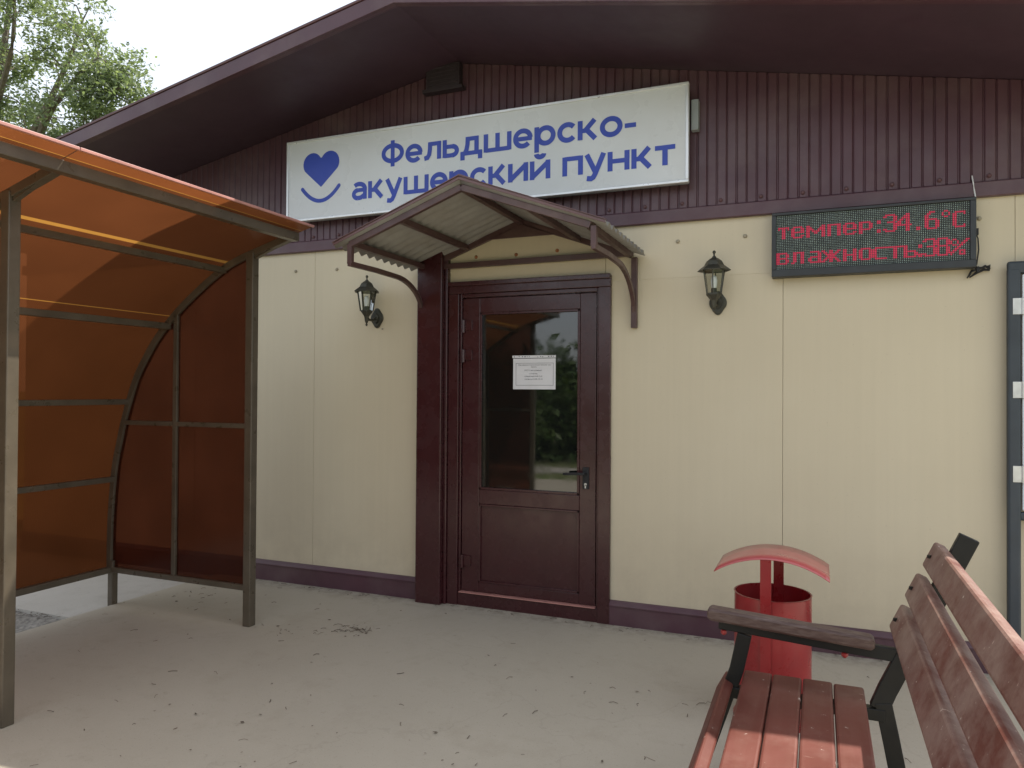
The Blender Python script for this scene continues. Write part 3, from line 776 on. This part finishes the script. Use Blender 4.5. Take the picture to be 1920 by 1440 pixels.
# ================================================================ SHELTER
sh = thing('shelter', 'curved shelter of amber polycarbonate sheets on bronze steel tubes beside the wall', 'shelter', (-3.9, -2.45, 0))
SXF, SXB = -3.280, -4.455
YS = [-.955, -2.455, -3.955]
ARC = [(-4.485, .235), (-4.482, .55), (-4.452, .90), (-4.402, 1.12), (-4.350, 1.30), (-4.262, 1.53), (-4.170, 1.68), (-4.075, 1.805), (-3.975, 1.905), (-3.843, 2.018), (-3.68, 2.133), (-3.511, 2.236), (-3.40, 2.284), (-3.28, 2.322), (-3.10, 2.372), (-2.955, 2.416)]
def smooth_arc(P, n=5):
    out = []
    for i in range(len(P)-1):
        p0 = Vector(P[max(i-1, 0)]); p1 = Vector(P[i]); p2 = Vector(P[i+1]); p3 = Vector(P[min(i+2, len(P)-1)])
        for k in range(n):
            t = k/n; out.append(.5*((2*p1)+(-p0+p2)*t+(2*p0-5*p1+4*p2-p3)*t*t+(-p0+3*p1-3*p2+p3)*t**3))
    out.append(Vector(P[-1])); return out
SA = smooth_arc(ARC)
for y in YS:
    b = MB(); b.bar([(SXF, y, 0), (SXF, y, 2.335)], .056, .056, upv=(0, 1, 0)); b.build('front_post', m_tube, sh, bevel=.005)
    b = MB(); b.bar([(-4.468, y, -.04), (-4.468, y, .30)], .045, .045, upv=(0, 1, 0)); b.build('rear_leg', m_tube, sh, bevel=.004)
    b = MB(); b.bar([(p.x, y, p.y) for p in SA], .042, .042, upv=(0, 1, 0)); b.build('arch_rib', m_tube, sh, bevel=.003)
PUR = [(-2.962, 2.408, .052), (-3.505, 2.232, .036), (-3.972, 1.888, .040), (-4.332, 1.385, .036), (-4.456, .855, .036), (-4.480, .235, .040)]
for (x, z, t) in PUR:
    b = MB(); b.bar([(x, YS[0]+.02, z), (x, YS[2]-.02, z)], t, t); b.build('purlin', m_tube, sh, bevel=.003)
# roof sheet just outside the tubes, reaching past the front beam
OUT = []
for i, p in enumerate(SA):
    a = SA[max(i-1, 0)]; c = SA[min(i+1, len(SA)-1)]; tt = (c-a).normalized(); nn = Vector((-tt.y, tt.x))
    OUT.append(p+nn*.026)
OUT.append(OUT[-1]+Vector((.105, .030)))
def at_arc(x):
    for k, (p, q) in enumerate(zip(OUT, OUT[1:])):
        if k > 40 and min(p.x, q.x) <= x <= max(p.x, q.x):
            return k, p+(q-p)*((x-p.x)/(q.x-p.x+1e-9))
STR = [(-3.960, -3.955), (-3.490, -3.466), (-2.937, -2.933)]
def piece(xa, xb):
    """points of the roof curve between two x positions (None = the curve's end)"""
    ka, A = (-1, None) if xa is None else at_arc(xa); kb, B = (len(OUT), None) if xb is None else at_arc(xb)
    return ([A] if A else [])+[OUT[k] for k in range(ka+1, min(kb+1, len(OUT)))]+([B] if B else [])
def run(name, mat, xa, xb, y0, y1):
    b = MB(); b.grid([[(p.x, y, p.y) for p in piece(xa, xb)] for y in (y0, (y0+y1)/2, y1)])
    return b.build(name, mat, sh, smooth=True)
for y0, y1 in ((YS[0]+.045, YS[1]+.002), (YS[1]-.002, YS[2]-.045)):
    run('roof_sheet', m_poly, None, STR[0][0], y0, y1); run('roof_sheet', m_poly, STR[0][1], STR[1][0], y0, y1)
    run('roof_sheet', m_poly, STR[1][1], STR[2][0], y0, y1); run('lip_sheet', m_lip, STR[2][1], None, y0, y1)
    for xa, xb in STR: run('sun_glow_strip', m_strip, xa, xb, y0, y1)  # strips added to carry the painted sun glow, not a sheet joint
# pale edge profile along the front lip
e = OUT[-1]
for y0, y1 in ((YS[0]+.05, YS[1]+.002), (YS[1]-.002, YS[2]-.05)):
    b = MB(); b.bar([(e.x+.004, y0, e.y+.002), (e.x+.004, y1, e.y+.002)], .014, .014); b.build('edge_profile', m_edge, sh, bevel=.002)
# end panels with mullion and rails
for y, vis in ((YS[0], 1), (YS[2], 0)):
    b = MB()
    pts = [(p.x, p.y) for p in SA if p.x <= SXF]+[(SXF, 2.322), (SXF, .235)]
    b.prism([(px_, pz_) for px_, pz_ in pts], 1, y-.004, y+.004)
    b.build('end_panel', m_polyend, sh)
    b = MB(); b.bar([(-3.898, y-.006, .24), (-3.898, y-.006, 1.960)], .034, .030, upv=(0, 1, 0)); b.build('mullion', m_tube, sh, bevel=.003)
    for xa, xb in ((-4.352, -3.915), (-3.881, SXF-.028)):
        b = MB(); b.bar([(xa, y-.006, 1.245), (xb, y-.006, 1.245)], .030, .030); b.build('mid_rail', m_tube, sh, bevel=.003)
    b = MB(); b.bar([(-4.46, y-.006, .238), (SXF-.028, y-.006, .238)], .034, .036); b.build('bottom_rail', m_tube, sh, bevel=.003)
# tip gussets on the arches
for y in YS[:2]:
    b = MB(); b.prism([(-3.25, 2.325), (-2.975, 2.400), (-3.25, 2.290)], 1, y-.012, y+.012); b.build('gusset', m_tube, sh)

# ================================================================ BENCH
bn = thing('bench', 'red plank garden bench with scuffed slats, brown armrest and black steel frame', 'bench', (0, -2.5, 0))
BY0, BY1 = -1.735, -3.35
def plank(name, cx, cz, wdt, thk, ang, mat=None, y0=BY0, y1=BY1, bev=.008):
    """board along y; wdt across at angle ang (in xz plane)"""
    c, s_ = math.cos(ang), math.sin(ang)
    pts = [(cx+u*c-v*s_, cz+u*s_+v*c) for u, v in ((-wdt/2, -thk/2), (wdt/2, -thk/2), (wdt/2, thk/2), (-wdt/2, thk/2))]
    b = MB(); b.prism(pts, 1, y0, y1); return b.build(name, mat or m_wood, bn, bevel=bev)
for k in range(4):
    plank('seat_slat', -.2025+k*.1005, .430+(.002 if k == 1 else 0), .0965, .040, 0, y0=BY0-.008*(k % 2))
plank('front_slat', -.318, .388, .085, .040, R(62), y0=BY0+.01)
dv = Vector((.137, .300)).normalized(); ba = math.atan2(dv.y, dv.x)
for (cx_, cz_) in ((.2415, .7115), (.2885, .8225), (.342, .932)):
    nrm = Vector((dv.y, -dv.x))*.022
    plank('back_slat', cx_+nrm.x, cz_+nrm.y, .094, .040, ba, m_wooddustsheen, bev=.009)
    for yb in (-1.80, -3.25):
        b = MB(); b.lathe([(.0075, -.005), (.0075, .005)], (cx_-.001, yb, cz_), 8); b.build('slat_bolt', m_black, bn)
for y in (-1.80, -3.25):
    b = MB()
    b.bar([(-.245, y, .600), (-.272, y, .47), (-.31, y, .36), (-.43, y, .0)], .050, .026, upv=(0, 1, 0)); b.build('front_leg', m_black, bn, bevel=.003)
    b = MB()
    P = [(.455, y, 1.005), (.215, y, .470), (.190, y, .405)]
    b.bar(P, .060, .030, upv=(0, 1, 0))
    b.bar([(.203, y, .43), (.225, y, .32), (.285, y, 0)], .054, .034, upv=(0, 1, 0))
    b.build('back_leg', m_black, bn, bevel=.003)
    b = MB(); b.bar([(-.30, y, .388), (.21, y, .388)], .040, .040); b.build('seat_bearer', m_black, bn, bevel=.003)
    b = MB(); b.bar([(-.335, y, .632), (.285, y, .590)], .024, .045); b.build('arm_bar', m_black, bn, bevel=.003)
    b = MB(); b.prism([(-.375, .648), (-.36, .640), (.165, .604), (.178, .612), (.178, .640), (.165, .648), (-.36, .686), (-.375, .678)], 1, y-.032, y+.032)
    b.build('armrest', m_armwood, bn, bevel=.009)
    for bx, bz in ((-.318, .596), (.085, .570)):
        b = MB(); b.lathe([(.004, .012), (.011, .008), (.011, -.002), (.006, -.008)], (bx, y, bz), 10); b.build('bolt_cap', m_red, bn, smooth=True)

# ================================================================ BIN
bi = thing('litter_bin', 'bright red round steel litter bin with an arched lid strip near the wall', 'bin', (-.192, -1.03, 0))
BC = (-.192, -1.03); BR = .166
b = MB(); b.lathe([(BR, .10), (BR, .562), (BR+.003, .566), (BR-.004, .566), (BR-.005, .12), (.001, .12)], (BC[0], BC[1], 0), 48, caps=False)
b.build('bucket', m_red, bi, smooth=True)
b = MB()
b.box(BC[0]-.042, BC[0]+.004, BC[1]-BR-.008, BC[1]-BR-.003, .06, .7455); b.build('upright', m_red, bi, bevel=.001)
b = MB()
b.box(BC[0]-.004, BC[0]+.042, BC[1]+BR-.012, BC[1]+BR-.007, .06, .7455); b.build('upright', m_red, bi, bevel=.001)
b = MB(); rows = []
for i in range(25):
    a = R(-34+68*i/24); rr_ = .425
    rows.append([(BC[0]+rr_*math.sin(a), y, .748-rr_*(1-math.cos(a))) for y in (BC[1]-.176, BC[1]-.06, BC[1]+.06, BC[1]+.176)])
b.grid(rows); b.build('lid', m_lid, bi, smooth=True, solid=.003)
b = MB(); b.lathe([(.17, .0), (.17, .012), (.03, .014), (.03, .10)], (BC[0], BC[1], 0), 32); b.build('base', m_red, bi)

# ================================================================ INFORMATION BOARD AT THE RIGHT
ib = thing('information_board', 'tall dark grey framed stand with white hinged panel at the right edge', 'notice board', (1.4, -.05, 0))
fx0, fx1 = .905, 1.90
b = MB()
b.bar([(fx0+.03, -.062, .0), (fx0+.03, -.062, 2.13)], .060, .040, upv=(0, 1, 0)); b.bar([(fx1-.03, -.062, .0), (fx1-.03, -.062, 2.13)], .060, .040, upv=(0, 1, 0))
b.box(fx0+.001, fx1-.001, -.081, -.043, 2.10, 2.163); b.box(fx0+.048, fx1-.048, -.0795, -.0445, .822, .866)
b.build('frame', m_slate, ib, bevel=.012)
b = MB(); b.box(fx0+.066, fx1-.066, -.076, -.052, .872, 2.094); b.build('hinged_panel', m_white, ib, bevel=.008)
for z in (1.928, 1.496, 1.062):
    b = MB(); b.box(fx0+.022, fx0+.062, -.0865, -.0825, z-.042, z+.042); b.box(fx0+.068, fx0+.108, -.0815, -.0765, z-.042, z+.042)
    b.lathe([(.006, z-.043), (.006, z+.043)], (fx0+.065, -.086, 0), 10)
    b.build('hinge', m_zinc, ib, bevel=.001)

# ================================================================ TREES, FENCE, HOUSE
def leaf_cluster(b, c, rad, n, size, rg):
    for _ in range(n):
        while True:
            d = Vector((rg.uniform(-1, 1), rg.uniform(-1, 1), rg.uniform(-1, 1)))
            if d.length <= 1: break
        p = c+Vector((d.x*rad, d.y*rad, d.z*rad*.75))
        a = Vector((rg.uniform(-1, 1), rg.uniform(-1, 1), rg.uniform(-.8, .3))).normalized()
        u = a.cross(Vector((rg.uniform(-1, 1), rg.uniform(-1, 1), rg.uniform(-1, 1)))).normalized()
        s_ = size*rg.uniform(.6, 1.3)
        q = a.cross(u)
        b.add([p-a*s_, p+u*s_*.45+q*s_*.1, p+a*s_, p-u*s_*.45+q*s_*.1], [(0, 1, 2, 3)])
def make_tree(name, label, group, base, limbs, trunk_r, seed, tw, nleaf, lsize, lrad, mat):
    rg = random.Random(seed)
    t = thing(name, label, 'tree', base, group)
    b = MB(); lv = MB()
    B0 = Vector(base)
    for (path, r0) in limbs:
        P = [Vector(p) for p in path]
        Q = smooth3(P)
        n = len(Q); b.taper(Q, [r0*(1-.85*i/(n-1))+.008 for i in range(n)])
        L = sum((Q[i+1]-Q[i]).length for i in range(n-1))
        for k in range(tw):
            i = rg.randint(int(n*.25), n-1); p = Q[i]
            d = Vector((rg.uniform(-1, 1), rg.uniform(-1, 1), rg.uniform(-.35, .9))).normalized()
            ln = rg.uniform(.5, 1.6)*(1.1-.5*i/n)
            p1 = p+d*ln*.5+Vector((0, 0, rg.uniform(-.1, .2))); p2 = p+d*ln+Vector((rg.uniform(-.2, .2), rg.uniform(-.2, .2), rg.uniform(-.2, .15)))
            b.taper([p, p1, p2], [.022, .014, .005], 5)
            for pp in (p1, p2, (p1+p2)/2):
                if rg.random() < .85: leaf_cluster(lv, pp+Vector((rg.gauss(0, .12), rg.gauss(0, .12), rg.gauss(0, .12))), lrad*rg.uniform(.6, 1.25), nleaf, lsize, rg)
    b.build('trunk', m_bark, t); lv.build('crown', mat, t)
    return t
def smooth3(P, n=5):
    out = []
    for i in range(len(P)-1):
        p0 = P[max(i-1, 0)]; p1 = P[i]; p2 = P[i+1]; p3 = P[min(i+2, len(P)-1)]
        for k in range(n):
            t = k/n; out.append(.5*((2*p1)+(-p0+p2)*t+(2*p0-5*p1+4*p2-p3)*t*t+(-p0+3*p1-3*p2+p3)*t**3))
    out.append(P[-1]); return out
bx, by = -19.3, 7.2
limbs = [([(bx, by, -.1), (bx+.1, by, 3), (bx+.1, by+.1, 6), (bx+.7, by, 8.5), (bx+1.2, by, 11.3)], .24),
         ([(bx, by, 4.5), (-17.2, 6.9, 6.2), (-16.2, 6.8, 7.7), (-15.3, 6.9, 8.5), (-14.75, 7, 8.9)], .12),
         ([(-16.6, 6.9, 6.9), (-15.6, 7.2, 7.3), (-14.9, 7.2, 7.9), (-14.45, 7.1, 8.1)], .07),
         ([(bx+.1, by, 5.5), (-17.3, 7.4, 8), (-16.5, 7.5, 9.3), (-15.9, 7.4, 10.1)], .10),
         ([(bx+.1, by, 4.2), (-17.1, 7.3, 6), (-16.1, 7.5, 7), (-15.2, 7.5, 7.3)], .09),
         ([(bx, by, 5), (-19.3, 7.1, 7), (-20.2, 7, 8.6)], .11), ([(bx, by, 4), (-19.4, 6.6, 5.5), (-20.6, 6.4, 6.6)], .10),
         ([(bx+.2, by, 8), (-18.9, 7, 9.6), (-19.3, 7, 10.6)], .08), ([(bx+.2, by, 7.5), (-17.2, 6.6, 9.2), (-16.8, 6.4, 10.6)], .08)]
make_tree('broadleaf_tree', 'tall airy broadleaf tree behind the building above the shelter roof', None, (bx, by, -.1), limbs, .25, 11, 17, 85, .056, .40, m_leaf)
# trees across the yard, behind the viewer: seen in the door glass
rg = random.Random(21)
def bushy(x, y, h, seed, label):
    g = random.Random(seed); L = [([(x, y, -.1), (x+.1, y, h*.4), (x, y+.1, h*.8), (x+.1, y, h)], .16)]
    for k in range(8):
        a = g.uniform(0, 6.28); z0 = h*g.uniform(.05, .6); r = h*.5*g.uniform(.6, 1)
        L.append(([(x, y, z0), (x+math.cos(a)*r*.5, y+math.sin(a)*r*.5, z0+h*.12), (x+math.cos(a)*r, y+math.sin(a)*r, z0+h*.2)], .06))
    make_tree('bushy_shrub', label, 'shrubs across the yard', (x, y, -.1), L, .16, seed+1, 9, 26, .16, .6, m_leaf2)
bushy(-5.9, -11.6, 1.9, 31, 'bushy green shrub across the yard reflected in the middle of the door glass')
bushy(-8.4, -12.6, 2.4, 32, 'tallest bushy shrub across the yard, set back behind the other two shrubs')
bushy(-3.9, -11.9, 1.6, 33, 'lowest bushy shrub across the yard at the handle side of the door glass')
sheet('path', -16, 4.2, -9.6, -8.7, -.06, m_conc2)
# ================================================================ LITTER ON THE PAVING
rg = random.Random(77)
b = MB()
spots = [(-2.637, -.75, .16, 60), (-3.0, -.95, .25, 14), (-1.3, -1.9, .5, 14), (-.9, -1.1, .5, 14), (-4.1, -.7, .4, 20), (-4.75, -1.24, .2, 60), (-2.2, -2.0, .7, 16)]
def bit(x, y, z=.004):
    if -4.46 < x < 4 or True:
        zz_ = z if x > -4.46 else z-.03
        if rg.random() < .6:
            a = rg.uniform(0, 6.28); l = rg.uniform(.008, .05); c = rg.uniform(-.4, .4)
            b.tube([(x, y, zz_), (x+l*.5*math.cos(a), y+l*.5*math.sin(a), zz_+rg.uniform(0, .006)), (x+l*math.cos(a+c), y+l*math.sin(a+c), zz_)], rg.uniform(.0008, .0018), 4)
        else:
            a = rg.uniform(0, 6.28); l = rg.uniform(.004, .014); t_ = rg.uniform(-.3, .6)
            u = Vector((math.cos(a), math.sin(a), 0)); v_ = Vector((-math.sin(a), math.cos(a), t_))
            p = Vector((x, y, zz_+.003)); b.add([p-u*l, p+v_*l*.5, p+u*l, p-v_*l*.5], [(0, 1, 2, 3)])
for (cx_, cy_, r_, n_) in spots:
    for _ in range(n_): bit(cx_+rg.gauss(0, r_*.5), cy_+rg.gauss(0, r_*.35))
for _ in range(115): bit(rg.uniform(-4.4, .9), rg.uniform(-3.0, -.08))
for _ in range(110): bit(rg.uniform(-4.4, .9), -.04-abs(rg.gauss(0, .05)))
for _ in range(60): bit(rg.uniform(-6.4, -4.5), rg.uniform(-1.2, -.1))
tag(b.build('fallen_twigs', m_twig), 'scattered dry twigs and leaf scraps on the concrete paving', 'litter', kind='stuff')
